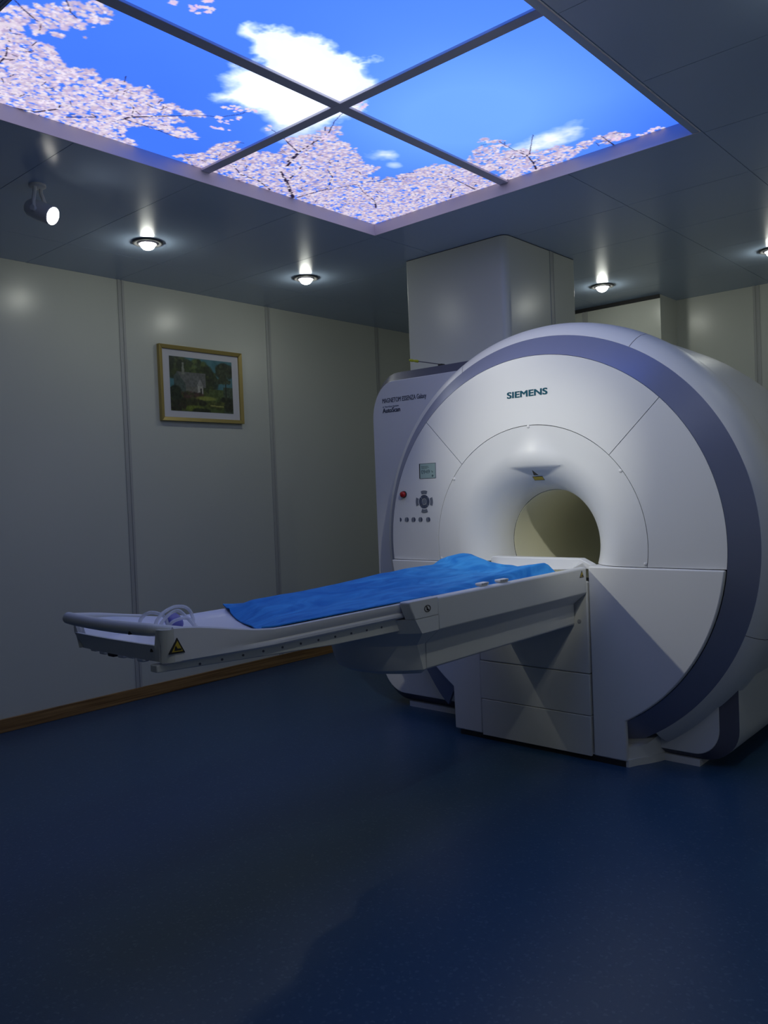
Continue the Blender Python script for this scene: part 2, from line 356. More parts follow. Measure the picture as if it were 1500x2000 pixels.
def paint_sky():
    X, Y = np.meshgrid(gx, gy); sh = X.shape
    # clear blue, lighter towards the middle of the far half
    lightness = np.exp(-(((X+1.95)/0.55)**2 + ((Y-2.75)/0.55)**2))
    deep = np.array([72, 129, 280.]); pale = np.array([122, 182, 296.])
    t = np.clip(lightness*1.0 + 0.25*np.clip((X+2.9)/1.4, 0, 1) - 0.30*np.clip((Y-3.0)/.45, 0, 1)*np.clip((X+1.9)/.5, 0, 1), 0, 1)
    t = np.clip(t + .18*(fbm(sh, 150, 3, 3)-.5), 0, 1)
    img = deep + (pale-deep)*t[..., None]
    # clouds
    nx1 = fbm(sh, 26, 21)-.5; ny1 = fbm(sh, 26, 31)-.5; nx2 = fbm(sh, 10, 41, 4)-.5
    def blend(a, col):
        nonlocal img
        a = np.clip(a, 0, 1)[..., None]; img = img*(1-a) + np.asarray(col)*a
    PX = X + .08*nx1 + .05*nx2; PY = Y + .08*ny1 - .05*nx2
    ins = inpoly(PX, PY, cloud); d = polydist(PX, PY, cloud); sd = np.where(ins, d, -d)
    soft = np.where(X < -2.2, .055, .03)
    blend((sd + .008)/soft*.9, [258, 274, 310]); blend((sd-.05)/.12, [300, 310, 335])
    for cx, cy, rx, ry, s_ in ((-1.80, 3.20, .22, .085, .8), (-1.72, 3.15, .14, .07, .6), (-2.402, 2.78, .07, .09, .8), (-2.43, 2.90, .035, .05, .5), (-2.46, 2.36, .16, .13, .6)):
        q = ((X-cx)/rx)**2 + ((Y-cy)/ry)**2 + 1.8*nx1
        blend((1.0-q)*s_, [262, 270, 280])
    # blossom
    def disc(cx, cy, rx, ry, ang, col, soft_=.25):
        R = max(rx, ry)*1.1
        i0 = max(int((cx-R-gx[0])/CELL), 0); i1 = min(int((cx+R-gx[0])/CELL)+2, sh[1])
        j0 = max(int((cy-R-gy[0])/CELL), 0); j1 = min(int((cy+R-gy[0])/CELL)+2, sh[0])
        if i1 <= i0 or j1 <= j0: return
        dx = X[j0:j1, i0:i1]-cx; dy = Y[j0:j1, i0:i1]-cy; c, s = math.cos(ang), math.sin(ang)
        q = np.sqrt(((dx*c+dy*s)/rx)**2 + ((-dx*s+dy*c)/ry)**2)
        th = np.arctan2(dy, dx); q = q*(1+.16*np.cos(5*th+ang*3))
        a = np.clip((1-q)/soft_, 0, 1)[..., None]
        img[j0:j1, i0:i1] = img[j0:j1, i0:i1]*(1-a) + np.asarray(col)*a
    def sample(poly, n):
        P = np.array(poly); lo = P.min(0); hi = P.max(0); out = []
        while len(out) < n:
            q = lo + rng.random((n*3, 2))*(hi-lo); k_ = inpoly(q[:, 0], q[:, 1], poly); out += q[k_].tolist()
        return out[:n]
    def area(poly):
        P = np.array(poly); return abs(np.dot(P[:, 0], np.roll(P[:, 1], 1))-np.dot(P[:, 1], np.roll(P[:, 0], 1)))/2
    cl = fbm(sh, 22, 77, 3)
    cl2 = fbm(sh, 9, 177, 2)
    def near(poly):
        P = np.array(poly); Q = np.roll(P, -1, 0)
        def f(x, y):
            d = Q-P; t = np.clip(((x-P[:, 0])*d[:, 0]+(y-P[:, 1])*d[:, 1])/((d**2).sum(1)+1e-12), 0, 1)
            return float(np.hypot(x-P[:, 0]-t*d[:, 0], y-P[:, 1]-t*d[:, 1]).min())
        return f
    def keep(x, y, th):
        i = min(max(int((x-gx[0])/CELL), 0), sh[1]-1); j = min(max(int((y-gy[0])/CELL), 0), sh[0]-1); return .6*cl[j, i]+.4*cl2[j, i] > th + .20*math.exp(-nearf(x, y)/.035)
    def line(b):
        for (x1, y1, r1), (x2, y2, r2) in zip(b[:-1], b[1:]):
            n = int(math.hypot(x2-x1, y2-y1)/.0025)+1
            for i in range(n):
                t_ = i/n; wv = .0022*noise.noise(Vector((x1*40, i*.12, y1*30)))
                disc(x1+(x2-x1)*t_+wv, y1+(y2-y1)*t_+wv*.7, max(r1+(r2-r1)*t_, 2.0)*.001*1.15, max(r1+(r2-r1)*t_, 2.0)*.001*1.15, 0, [44, 38, 66], .5)
    masses = ((up_left, 1.0, .36, 0), (left_mass, 1.15, .22, 0), (midm, 1.1, .24, 10), (rightm, 1.0, .36, 4))
    for poly, dens, th, dk in masses:
        A = area(poly); nearf = near(poly)
        for x, y in sample(poly, int(A*4600*dens)):
            if not keep(x, y, th): continue
            r = rng.uniform(.008, .017); c = rng.uniform(188, 220)-dk; disc(x, y, r, r*rng.uniform(.6, 1), rng.uniform(0, 6), [c, c-17, min(255, c+22)], .6)
    for poly, dens, th, dk in masses:
        A = area(poly); nearf = near(poly)
        for x, y in sample(poly, int(A*3000*dens)):
            if not keep(x, y, th+.04): continue
            r = rng.uniform(.008, .015); c = rng.uniform(208, 240)-dk; disc(x, y, r*.9, r*rng.uniform(.45, .85), rng.uniform(0, 6), [c+4, c-13, min(255, c+12)], .5)
    for b in BR: line(b)
    for poly in (left_mass, midm, rightm):
        for x, y in sample(poly, int(area(poly)*170)):
            a = rng.uniform(0, 6); l = rng.uniform(.01, .045)
            line([(x, y, 1.3), (x+l*math.cos(a), y+l*math.sin(a), 1.0)])
    for poly, dens, th, dk in masses:
        A = area(poly); nearf = near(poly)
        for x, y in sample(poly, int(A*2000*dens)):
            if not keep(x, y, th+.02): continue
            r = rng.uniform(.008, .016); c = rng.uniform(230, 256)-dk*.6; disc(x, y, r*.9, r*rng.uniform(.5, .85), rng.uniform(0, 6), [c, c-11, c+6], .6)
            if rng.random() < .35: disc(x+rng.normal()*.006, y+rng.normal()*.006, .0035, .0028, 0, [186, 160, 196], .6)
    # loose blossom at the tips
    loose = [(-2.078,1.489),(-2.055,1.545),(-2.054,1.569),(-2.042,1.589),(-2.01,1.554),(-2.505,2.007),(-2.476,2.038),(-2.587,2.045),(-2.566,2.099),(-2.488,2.074),(-2.455,2.096),(-2.605,2.084),(-1.451,3.44),(-1.41,3.433),(-1.425,3.43),(-1.49,3.435),(-2.525,2.254),(-2.25,2.317),(-2.131,2.36),(-2.129,2.383),(-2.15,2.39),(-2.42,2.47),(-2.44,2.48),(-2.66,2.12),(-2.67,2.09),(-1.53,3.40),(-1.58,3.41)]
    for x, y in loose:
        for q in range(4): disc(x+rng.normal()*.012, y+rng.normal()*.010, rng.uniform(.008, .016), rng.uniform(.006, .011), rng.uniform(0, 6), [rng.uniform(228, 250), rng.uniform(205, 232), 248], .35)
    return to_lin(img)
SKY = paint_sky()
M_sky = paint_mat('printed_sky', SKY_PANEL)
light = thing('ceiling_light_panel', 'large backlit ceiling light printed with blue sky, cloud and pink cherry blossom', 'ceiling light', ((LX0+LX1)/2, (LY0+LY1)/2, ZC))
bx, by = -2.192, 2.312
ib, jb = int(round((bx-gx[0])/CELL)), int(round((by-gy[0])/CELL))
for i0, i1 in ((0, ib), (ib, NX)):
    for j0, j1 in ((0, jb), (jb, NY)):
        nx, ny = i1-i0+1, j1-j0+1
        GX, GY = np.meshgrid(gx[i0:i1+1], gy[j0:j1+1])
        V = np.stack([GX.ravel(), GY.ravel(), np.full(GX.size, ZP)], 1)
        a = (np.arange(ny-1)[:, None]*nx + np.arange(nx-1)[None, :]).ravel()
        F = np.stack([a, a+nx, a+nx+1, a+1], 1)
        obj('printed_panel', V, F, M_sky, light, cols=SKY[j0:j1+1, i0:i1+1].reshape(-1, 3))
t_ = .004
mb = MB()
mb.box((LX0-.0, LY0, ZC-.002), (LX0+t_, LY1, ZP+.01)); mb.box((LX0+t_, LY1-t_, ZC-.002), (LX1+.033, LY1, ZP+.01))
mb.box((LX1+.033-t_, LY0, ZC-.002), (LX1+.033, LY1-t_, ZP+.01)); mb.box((LX0+t_, LY0-.01, ZC-.002), (LX1+.033-t_, LY0-.006, ZP+.01))
mb.box((LX0+.001, LY0-.012, ZP+.012), (LX1+.04, LY1, ZP+.016))
mb.obj('frame', M_frame, light)
box('cross_bar', (bx-.024, LY0, ZP-.012), (bx+.024, LY1-t_, ZP-.001), M_bar, light, bevel=.002)
box('cross_bar', (LX0+t_, by-.024, ZP-.0125), (LX1+.028, by+.024, ZP-.0015), M_bar, light, bevel=.002)

# ------------------------------------------------------------------ downlights and spot
def downlight(x, y, label):
    t = thing('downlight', label, 'downlight', (x, y, ZC), 'recessed ceiling downlights')
    MB().lathe((x, y, ZC), (0, 0, -1), [(-.0, .082), (.006, .082), (.010, .074), (.004, .058), (-.001, .052)], 40).obj('trim_ring', M_lampring, t, smooth=50)
    MB().lathe((x, y, ZC), (0, 0, -1), [(.002, .056), (.010, .052), (.012, .046), (.008, .040)], 40).obj('reflector', M_frame, t, smooth=50)
    MB().lathe((x, y, ZC), (0, 0, -1), [(.001, .040), (.014, .040), (.026, .036), (.036, .026), (.042, .012), (.043, 0)], 32).obj('bulb', M_bulb, t, smooth=60)
    return t
downlight(-3.965, 2.595, 'lit recessed downlight, the left of the two between wall and sky panel')
downlight(-3.950, 3.775, 'lit recessed downlight above the framed picture, the right of the two near the left wall')
downlight(-2.735, 5.575, 'lit recessed downlight behind the square column, above the scanner')
downlight(-1.570, 5.575, 'recessed downlight cut off by the right edge of the photo')
downlight(-0.50, 1.43, 'recessed downlight on the right side of the room, nearest the camera')
downlight(-0.50, 2.60, 'recessed downlight on the right side of the room, middle one')
downlight(-0.50, 0.26, 'recessed downlight just in front of where the photo was taken')
downlight(-0.50, 3.77, 'recessed downlight on the right side of the room, beside the scanner')

def spotlight(px, py, dv, label, watts, size, aim):
    sp = thing('ceiling_spotlight', label, 'spotlight', (px, py, ZC), 'swivel spotlights on the ceiling')
    MB().lathe((px, py, ZC), (0, 0, -1), [(0, 0), (0, .036), (.010, .036), (.014, .030), (.014, 0)], 28).obj('ceiling_mount', M_lamp, sp, smooth=40)
    dv = Vector(dv).normalized(); side = dv.cross(Vector((0, 0, 1))).normalized()
    hc = Vector((px+.005*math.copysign(1, dv.x), py+.005, 2.603))
    for s in (-1, 1):
        a = Vector((px, py, ZC-.012)) + side*s*.022; b = hc + side*s*.046 + Vector((0, 0, .03))
        MB().tube([a, a+Vector((0, 0, -.02)), b, hc + side*s*.046], .009, 8).obj('bracket_arm', M_lamp, sp, smooth=40)
    MB().lathe(hc - dv*.065, dv, [(0, 0), (0, .030), (.012, .038), (.045, .042), (.132, .042), (.135, .039), (.09, .0375)], 32).obj('lamp_head', M_lamp, sp, smooth=40)
    MB().cyl(hc + side*.042, side, .012, .014, 16).obj('pivot_knob', M_lamp, sp, smooth=40)
    MB().lathe(hc - dv*.065, dv, [(.098, .0372), (.101, .02), (.102, 0)], 32).obj('lens', M_spot, sp, smooth=60)
    ld = bpy.data.lights.new('spotlight_beam', 'SPOT'); lo = bpy.data.objects.new('spotlight_beam', ld); COL.objects.link(lo)
    ld.energy = watts; ld.color = (1.0, 0.99, 0.84); ld.shadow_soft_size = .028; ld.spot_size = math.radians(size); ld.spot_blend = 1.0
    lp = hc + dv*.074; lo.parent = sp; lo.location = lp - sp.location
    lo.rotation_euler = (Vector(aim) - lp).to_track_quat('-Z', 'Y').to_euler()
spotlight(-3.565, 1.78, (.80, .42, -.42), 'grey swivel spotlight hanging from the ceiling near the left edge', SPOT_BEAM, 57, (-1.45, 3.45, 1.42))
spotlight(-0.72, 1.78, (-.70, .50, -.50), 'grey swivel spotlight on the ceiling to the right of the sky panel, outside the photo', SPOT_BEAM_RIGHT, 32, (-2.42, 3.70, .98))

# ------------------------------------------------------------------ MRI scanner
CX, CZ = -2.10, 1.004
mri = thing('mri_scanner', 'large white round MRI scanner with grey-lilac ring and dark bore', 'MRI scanner', (CX, 3.9, 0))
mri_marks = []
def fy(r):
    if r >= .58: return 3.457 + (r-.58)*(.015/.336)
    if r >= .465: return 3.460 - (r-.465)*(.003/.115)
    s = max(0.0, min(1.0, 1-(r-.265)/.2)); u = math.sqrt(max(0, 1-s*s)); return 3.70 - .24*u
SCX, SCZ = -2.078, 1.383
def scoop(x, z):
    u = (x-SCX)/.168
    if abs(u) >= .985: return 0.0
    bell = (1-u*u)**1.3
    if z >= SCZ-1e-6:
        b2 = (1-u*u)**1.9; h = (z-SCZ)/(.045+.085*b2); g_ = math.exp(-(h*1.3)**2)
        return .028*b2*g_
    s = max(.046*(1-u*u)**2, .0022); h = (SCZ-z)/s
    if h >= 1: return 0.0
    return .028*(1-u*u)**1.9*(1-h)
def face_y(x, z): return fy(math.hypot(x-CX, z-CZ)) - scoop(x, z)
ZS = .9115
def low(r): return -math.asin(min(1, (CZ-ZS)/r))
G_ = .0016
RC = None
def crease_shift(r, a):
    """slides the mesh rows so that one row runs along the straight edge of the hood"""
    if math.sin(a) < .7: return 0.0
    rc = (SCZ-CZ)/math.sin(a); u = abs((CX+rc*math.cos(a)-SCX)/.168)
    f = 1.0 if u < 1.02 else max(0.0, 1-(u-1.02)/.35); f = f*f*(3-2*f)
    return (rc-RC)*f*math.exp(-((r-RC)/.035)**2)
def sector(name, r0, r1, a_lo, a_hi, nr, na, m, fyf=None, lip=.012, rs=None, warp=False):
    """a_lo/a_hi: functions of r; surface plus a turned back lip"""
    if rs is None: rs = [r0 + (r1-r0)*i/nr for i in range(nr+1)]
    rows = []
    def ring_(r, back):
        row = []
        for k_ in range(na+1):
            a = a_lo(r) + (a_hi(r)-a_lo(r))*k_/na
            rq = r + (crease_shift(r, a) if warp else 0.0)
            x = CX + rq*math.cos(a); z = CZ + rq*math.sin(a)
            y = (face_y(x, z) if fyf is None else fyf(r))
            row.append((x, y, z))
        row = [(row[0][0], row[0][1]+lip, row[0][2])] + row + [(row[-1][0], row[-1][1]+lip, row[-1][2])]
        if back: row = [(p[0], p[1]+lip, p[2]) for p in row[1:-1]]; row = [row[0]] + row + [row[-1]]
        return row
    rows.append(ring_(rs[0], True))
    for r in rs: rows.append(ring_(r, False))
    rows.append(ring_(rs[-1], True))
    mb = MB().grid(rows)
    return mb.obj(name, m, mri, smooth=28)
q45 = math.radians(45.2); gap = lambda r: G_/r
RI, RS = .914, .58
sector('upper_cover', RS+G_, RI, lambda r: q45+gap(r), lambda r: PI-q45-gap(r), 12, 90, M_white)
sector('right_cover', RS+G_, RI, lambda r: low(r), lambda r: q45-gap(r), 12, 60, M_white)
sector('control_cover', RS+G_, RI, lambda r: PI-q45+gap(r), lambda r: PI-low(r), 12, 60, M_white)
rs = [.265 + .2*(1-math.cos(i/44*PI/2)) for i in range(45)] + [.465 + (RS-G_-.465)*i/34 for i in range(1, 35)]
RC = min(rs, key=lambda r: abs(r-(SCZ-CZ)))
sector('bore_cover', 0, 0, low, lambda r: PI-low(r), 0, 900, M_white, rs=rs, warp=True)
ring_obj = sector('trim_ring', .916, 1.017, lambda r: -math.acos((.446-(r-.916)*.475)/r), lambda r: PI+math.acos((.517+(r-.916)*.75)/r), 4, 200, M_ring, fyf=lambda r: 3.472+(r-.916)*(.101/.101), lip=.02)
for v in ring_obj.data.vertices:      # the ring broadens towards its lower left end
    x = v.co.x; z = v.co.z - CZ; a = math.degrees(math.atan2(z, x)) % 360; r = math.hypot(x, z)
    if 186 < a < 265 and r > .916:
        k_ = .916 + (r-.916)*interp(a, [186, 205, 223, 232, 240], [1.0, 1.2, 1.52, 1.85, 1.95]); v.co.x = x*k_/r; v.co.z = CZ + z*k_/r
# dark backing behind the joints
mb = MB(); n = 96
G = []
for r in (.36, RI+.002):
    G.append([(CX+r*math.cos(a), (3.60 if r < .5 else 3.500), CZ+r*math.sin(a)) for a in [(-.1+(PI+.2)*k_/n) for k_ in range(n+1)]])
G[0] = [(CX+.57*math.cos(a), 3.485, CZ+.57*math.sin(a)) for a in [(-.1+(PI+.2)*k_/n) for k_ in range(n+1)]]
mb.grid(G).obj('joint_backing', M_dark, mri)
# bore tube
MB().lathe((CX, 3.700, CZ), (0, 1, 0), [(.0015, .2665), (.0015, .262), (1.32, .262)], 96).obj('bore_liner', M_liner, mri, smooth=30)
MB().lathe((CX, 3.69, CZ), (0, 1, 0), [(.008, .2655), (.0125, .2635)], 96).obj('bore_joint', M_dark, mri, smooth=30)
# barrel behind the ring, in segments with thin joints
prof = [(1.005, 3.575), (1.019, 3.574), (1.040, 3.588), (1.062, 3.610), (1.080, 3.640), (1.090, 3.68), (1.093, 3.72), (1.090, 3.77), (1.085, 3.80), (1.072, 3.806)]
def barrel(name, a0, a1, prof, m, n=64, sm=35):
    a0, a1 = math.radians(a0), math.radians(a1)
    G = [[(CX+r*math.cos(a0+(a1-a0)*k_/n), y, CZ+r*math.sin(a0+(a1-a0)*k_/n)) for k_ in range(n+1)] for r, y in prof]
    return MB().grid(G).obj(name, m, mri, smooth=sm)
sg = .07
for a0, a1 in ((-58, -22-sg), (-22+sg, 62.6-sg), (62.6+sg, 117.4-sg), (117.4+sg, 202-sg), (202+sg, 238)):
    barrel('barrel_cover', a0, a1, prof, M_white)
rp = [(1.070, 3.803), (1.074, 3.95), (1.074, 4.2), (1.066, 4.5), (1.045, 4.72), (1.00, 4.88), (.92, 4.97), (.80, 5.01), (.262, 5.02)]
barrel('rear_cover', -58, 238, rp, M_white, 128)
barrel('barrel_backing', -57, 237, [(r-.006, y+.002) for r, y in prof[1:]], M_dark, 96)

# lower front: side covers, pedestal panels
def flat(name, pts, y0, y1, m, parent=mri, bevel=.004, segs=2):
    return MB().prism([(x, y0, z) for x, z in pts], [(x, y1, z) for x, z in pts]).obj(name, m, parent, bevel=bevel, segs=segs)
def arc_edge(side, r, xlim):
    a0 = low(r); a1 = -math.acos(xlim/r); P = []
    for k_ in range(25):
        a = a0 + (a1-a0)*k_/24; P.append((CX + side*r*math.cos(a), CZ + r*math.sin(a)))
    return P
ZT = .9085
flat('lower_right_cover', [(-1.646, .026)] + [(-1.809, .026), (-1.809, ZT), (CX+.9138*math.cos(low(.914)), ZT)] + arc_edge(1, .9138, .452)[1:], 3.449, 3.4735, M_white, bevel=.007, segs=3)
flat('lower_left_cover', [(-2.608, .026)] + [(-2.434, .026), (-2.434, ZT), (CX-.9138*math.cos(low(.914)), ZT)] + arc_edge(-1, .9138, .512)[1:], 3.449, 3.4735, M_white, bevel=.006, segs=3)
for s_ in (1, -1):
    xa, xb = (-1.809, -1.24) if s_ == 1 else (-2.96, -2.434)
    box('shelf', (xa, 3.474, .870), (xb, 3.60, ZT), M_white, mri)
def rect(x0, x1, z0, z1): return [(x0, z0), (x1, z0), (x1, z1), (x0, z1)]
flat('pedestal_panel', rect(-2.4285, -1.8145, .407, .838), 3.442, 3.47, M_white2, bevel=.006)
flat('pedestal_panel', rect(-2.4305, -1.8165, .2115, .4045), 3.442, 3.47, M_white2, bevel=.002)
flat('pedestal_panel', rect(-2.4265, -1.8165, .023, .2085), 3.440, 3.47, M_white2, bevel=.002)
MB().cyl((-1.857, 3.444, .652), (0, -1, 0), .009, .006, 20).obj('pedestal_screw', M_steel, mri, smooth=40)
box('pedestal_core', (-2.585, 3.475, .02), (-1.72, 3.62, .835), M_dark, mri)
# curved foot with floor flange and recessed toe kick
def foot(name, off, z0, z1, m, step=True):
    P = []; side_ = [(.450, 3.476, .085), (.468, 3.50, .086), (.503, 3.56, .090), (.531, 3.62, .12), (.549, 3.68, .12), (.56, 3.80, .12), (.56, 4.10, .12)]
    pts = [(CX+(x+off), y-(off+.012 if y < 3.48 and off > 0 else 0), h) for x, y, h in side_] + [(CX-(x+off), y-(off+.012 if y < 3.48 and off > 0 else 0), h) for x, y, h in side_[::-1]]
    return MB().prism([(x, y, z0) for x, y, h in pts], [(x, y, (h if step else z1)) for x, y, h in pts]).obj(name, m, mri, smooth=30)
foot('foot_cover', 0, .034, .62, M_white2)
foot('floor_flange', .008, 0.0, .033, M_white2, step=False)
box('toe_kick', (-2.575, 3.452, .0), (-1.655, 3.52, .03), M_dark, mri)

# leg block right, cabinet left: plate, slate band, body
def round_poly(x0, x1, z0, z1, radii, n=10):
    """radii for (x0z0, x1z0, x1z1, x0z1), each (rx, rz)"""
    P = []
    for (cx, cz, a0), (rx, rz) in zip(((x0, z0, PI), (x1, z0, 1.5*PI), (x1, z1, 0), (x0, z1, .5*PI)), radii):
        sx = 1 if cx == x0 else -1; sz = 1 if cz == z0 else -1
        ox, oz = cx + sx*rx, cz + sz*rz
        for k_ in range(n+1):
            a = a0 + PI/2*k_/n; P.append((ox + rx*math.cos(a), oz + rz*math.sin(a)))
    return P
def plated(xi, zi, ri, xo, zo, ro, y0, y1, y2, names, pm=M_white):
    pin = round_poly(xi[0], xi[1], zi[0], zi[1], ri); pout = round_poly(xo[0], xo[1], zo[0], zo[1], ro)
    n = len(pin)
    MB().prism([(x, y0, z) for x, z in pin], [(x, y0+.03, z) for x, z in pin]).obj(names[0], pm, mri, bevel=.003)
    G = [[(x, y0+.004, z) for x, z in pin], [(x, y1, z) for x, z in pout], [(x, y1+.05, z) for x, z in pout]]
    MB().grid([G[0], G[1]], closev=True).obj(names[1], M_band, mri, smooth=40)
    b = MB().prism([(x, y1+.001, z) for x, z in pout], [(x, y2, z) for x, z in pout])
    return b.obj(names[2], pm, mri, smooth=40)
plated((-1.66, -1.298), (.058, .74), ((.02, .02), (.115, .125), (.02, .02), (.02, .02)),
       (-1.70, -1.222), (.030, .80), ((.02, .02), (.165, .155), (.02, .02), (.02, .02)), 3.632, 3.665, 4.98, ('leg_plate', 'leg_band', 'leg_body'))
plated((-3.335, -2.49), (.083, 1.944), ((.17, .19), (.02, .02), (.02, .02), (.17, .22)),
       (-3.372, -2.48), (.030, 2.0), ((.19, .21), (.02, .02), (.02, .02), (.19, .24)), 3.70, 3.765, 4.86, ('cabinet_plate', 'cabinet_band', 'cabinet_body'))
box('floor_skirt', (-1.56, 3.643, 0), (-1.392, 4.90, .031), M_clip, mri)
box('floor_skirt', (-3.16, 3.735, 0), (-2.56, 4.70, .031), M_clip, mri)

# cover screws
for x, z in ((-2.105, 1.578), (-1.637, 1.342), (-2.563, 1.342), (-1.535, .925), (-2.665, .925)):
    MB().lathe((x, face_y(x, z)+.001, z), (0, -1, 0), [(0, .0075), (.003, .0075), (.0045, .005), (.0048, 0)], 16).obj('cover_screw', M_clip, mri, smooth=40)

# ------------------------------------------------------------------ writing and marks
def text_mesh(body, width, height, bold=0.0, ext=.0012):
    cu = bpy.data.curves.new('t', 'FONT'); cu.body = body; cu.size = 1.0; cu.offset = bold; cu.extrude = 0.01; cu.resolution_u = 4
    o = bpy.data.objects.new('t', cu); COL.objects.link(o)
    dg = bpy.context.evaluated_depsgraph_get(); me = bpy.data.meshes.new_from_object(o.evaluated_get(dg))
    V = np.array([v.co[:] for v in me.vertices]); F = [list(p.vertices) for p in me.polygons]
    bpy.data.objects.remove(o); bpy.data.curves.remove(cu); bpy.data.meshes.remove(me)
    lo = V.min(0); hi = V.max(0)
    V = (V-lo)/(hi-lo); V[:, 0] *= width; V[:, 1] *= height; V[:, 2] *= ext
    return V, F
def text_on_face(name, body, x0, z0, width, height, m, bold=0.0, yf=None, parent=mri, ext=.0015, sub=None):
    V, F = text_mesh(body, width-2*bold, height-bold, 0.0, ext)
    W = []; FF = []
    for q, (ax, az) in enumerate(((0, 0),) if bold == 0 else ((0, 0), (bold, 0), (2*bold, 0), (0, bold), (2*bold, bold), (bold, bold))):
        FF += [[i + len(W) for i in f] for f in F]
        for a, b, c in V:
            x = x0 + a + ax; z = z0 + b + az; y = (face_y(x, z) if yf is None else yf) - .0003 - c - q*.00003
            W.append((x, y, z))
    return obj(name, W, FF, m, parent)
text_on_face('logo_lettering', 'SIEMENS', -2.2245, 1.7245, .227, .0315, M_teal, bold=.0016)
yc = 3.70
text_on_face('product_lettering', 'MAGNETOM ESSENZA Galaxy', -3.253, 1.810, .335, .036, M_ink, yf=yc)
text_on_face('product_lettering', 'A Tim+Dot System', -3.253, 1.788, .125, .0125, M_inkl, yf=yc)
text_on_face('product_lettering', 'AutoScan', -3.254, 1.760, .137, .0275, M_ink, bold=.0007, yf=yc)

def conform(name, polys, m, thick=.0015, parent=mri, off=.0003):
    mb = MB()
    for P in polys:
        f = [(x, face_y(x, z)-off-thick, z) for x, z in P]; b = [(x, face_y(x, z)-off, z) for x, z in P]
        mb.prism(f, b)
    return mb.obj(name, m, parent)
# display
disp = conform('display_screen', [rect(-2.796, -2.687, 1.354, 1.4325)], M_lcd, .001)
conform('display_edge', [rect(-2.801, -2.796, 1.353, 1.4335)], M_black, .002, disp)
conform('display_edge', [rect(-2.796, -2.685, 1.4325, 1.4340), rect(-2.687, -2.685, 1.353, 1.4325), rect(-2.796, -2.687, 1.3525, 1.354)], M_btn2, .002, disp)
text_on_face('display_digits', '0949', -2.787, 1.378, .060, .021, M_lcdink, parent=disp, yf=None, ext=.0016)
conform('display_marks', [rect(-2.788, -2.738, 1.4165, 1.4185), rect(-2.786, -2.732, 1.411, 1.4125), rect(-2.784, -2.745, 1.406, 1.4075),
                          [(-2.708+.006*math.cos(a), 1.3655+.006*math.sin(a)) for a in [k_*PI/5 for k_ in range(10)]],
                          [(-2.709+.0035*math.cos(a), 1.386+.0035*math.sin(a)) for a in [k_*PI/4 for k_ in range(8)]], rect(-2.717, -2.712, 1.390, 1.393)], M_lcdink, .0016, disp)
# red stop button
yb = face_y(-2.917, 1.271)
st = MB().lathe((-2.917, yb, 1.271), (0, -1, 0), [(0, .0185), (.008, .0185), (.008, .0)], 28).obj('stop_button', M_black, mri, smooth=40)
MB().lathe((-2.917, yb-.008, 1.271), (0, -1, 0), [(0, .016), (.012, .016), (.017, .012), (.019, 0)], 28).obj('button_cap', M_red, st, smooth=50)
# direction pad
DX, DZ = -2.771, 1.2285
def arcpoly(r0, r1, a0, a1, n=12):
    a0, a1 = math.radians(a0), math.radians(a1); P = [(DX+r1*math.cos(a0+(a1-a0)*k_/n), DZ+r1*math.sin(a0+(a1-a0)*k_/n)) for k_ in range(n+1)]
    return P + [(DX+r0*math.cos(a1-(a1-a0)*k_/n), DZ+r0*math.sin(a1-(a1-a0)*k_/n)) for k_ in range(n+1)]
for a0, a1 in ((-40, 40), (45, 86), (91, 132), (140, 220), (225, 266), (271, 312)):
    conform('control_button', [arcpoly(.0185, .036, a0, a1)], M_btn, .003)
conform('control_button', [[(DX+.014*math.cos(k_*PI/12), DZ+.014*math.sin(k_*PI/12)) for k_ in range(24)]], M_btn2, .003)
for a in (0, 90, 180, 270):
    conform('control_button', [arcpoly(.043, .060, a-22, a+22)], M_btn2, .003)
def halfdisc(cx, cz, s, r=.0125):
    return [(cx+s*r*.9*math.cos(a), cz+r*math.sin(a)) for a in [(-PI/2+PI*k_/10) for k_ in range(11)]]
conform('control_button', [halfdisc(-2.953, 1.1315, 1, .011)], M_btn, .003)
for cx in (-2.903, -2.853, -2.802, -2.747):
    conform('control_button', [halfdisc(cx-.0025, 1.1315, -1)], M_btn2, .003)
    conform('control_button', [halfdisc(cx+.0025, 1.1315, 1)], M_btn, .003)
# laser labels under the hood
conform('laser_sign', [[(-2.118, 1.3415), (-2.090, 1.3415), (-2.104, 1.367)]], M_black, .0012)
conform('laser_label', [rect(-2.130, -2.074, 1.316, 1.3355)], M_black, .0008)
conform('laser_label', [rect(-2.128, -2.076, 1.3178, 1.3337)], M_yellow, .0016)

# ------------------------------------------------------------------ patient table
table = thing('patient_table', 'long white cantilevered patient table sliding out of the scanner', 'patient table', (CX, 2.9, 0))
HW = .287
sec = [(.254, .840), (.254, .905), (.276, .9065), (.287, .900), (.287, .787), (.2205, .7315), (.2205, .637), (.214, .632)]
def loft_sec(y, s=1.0): return [(CX+d, y, z) for d, z in sec] + [(CX-d, y, z) for d, z in sec[::-1]]
Y1 = 3.4395
pa, pb = loft_sec(2.324), loft_sec(Y1)
# the lower box ends a little before the wall and is cut at an angle
sup = MB().prism(pa, [(x, (y if z > .75 else Y1-.002), z) for x, y, z in pb]).obj('support_beam', M_white2, table, bevel=.004)
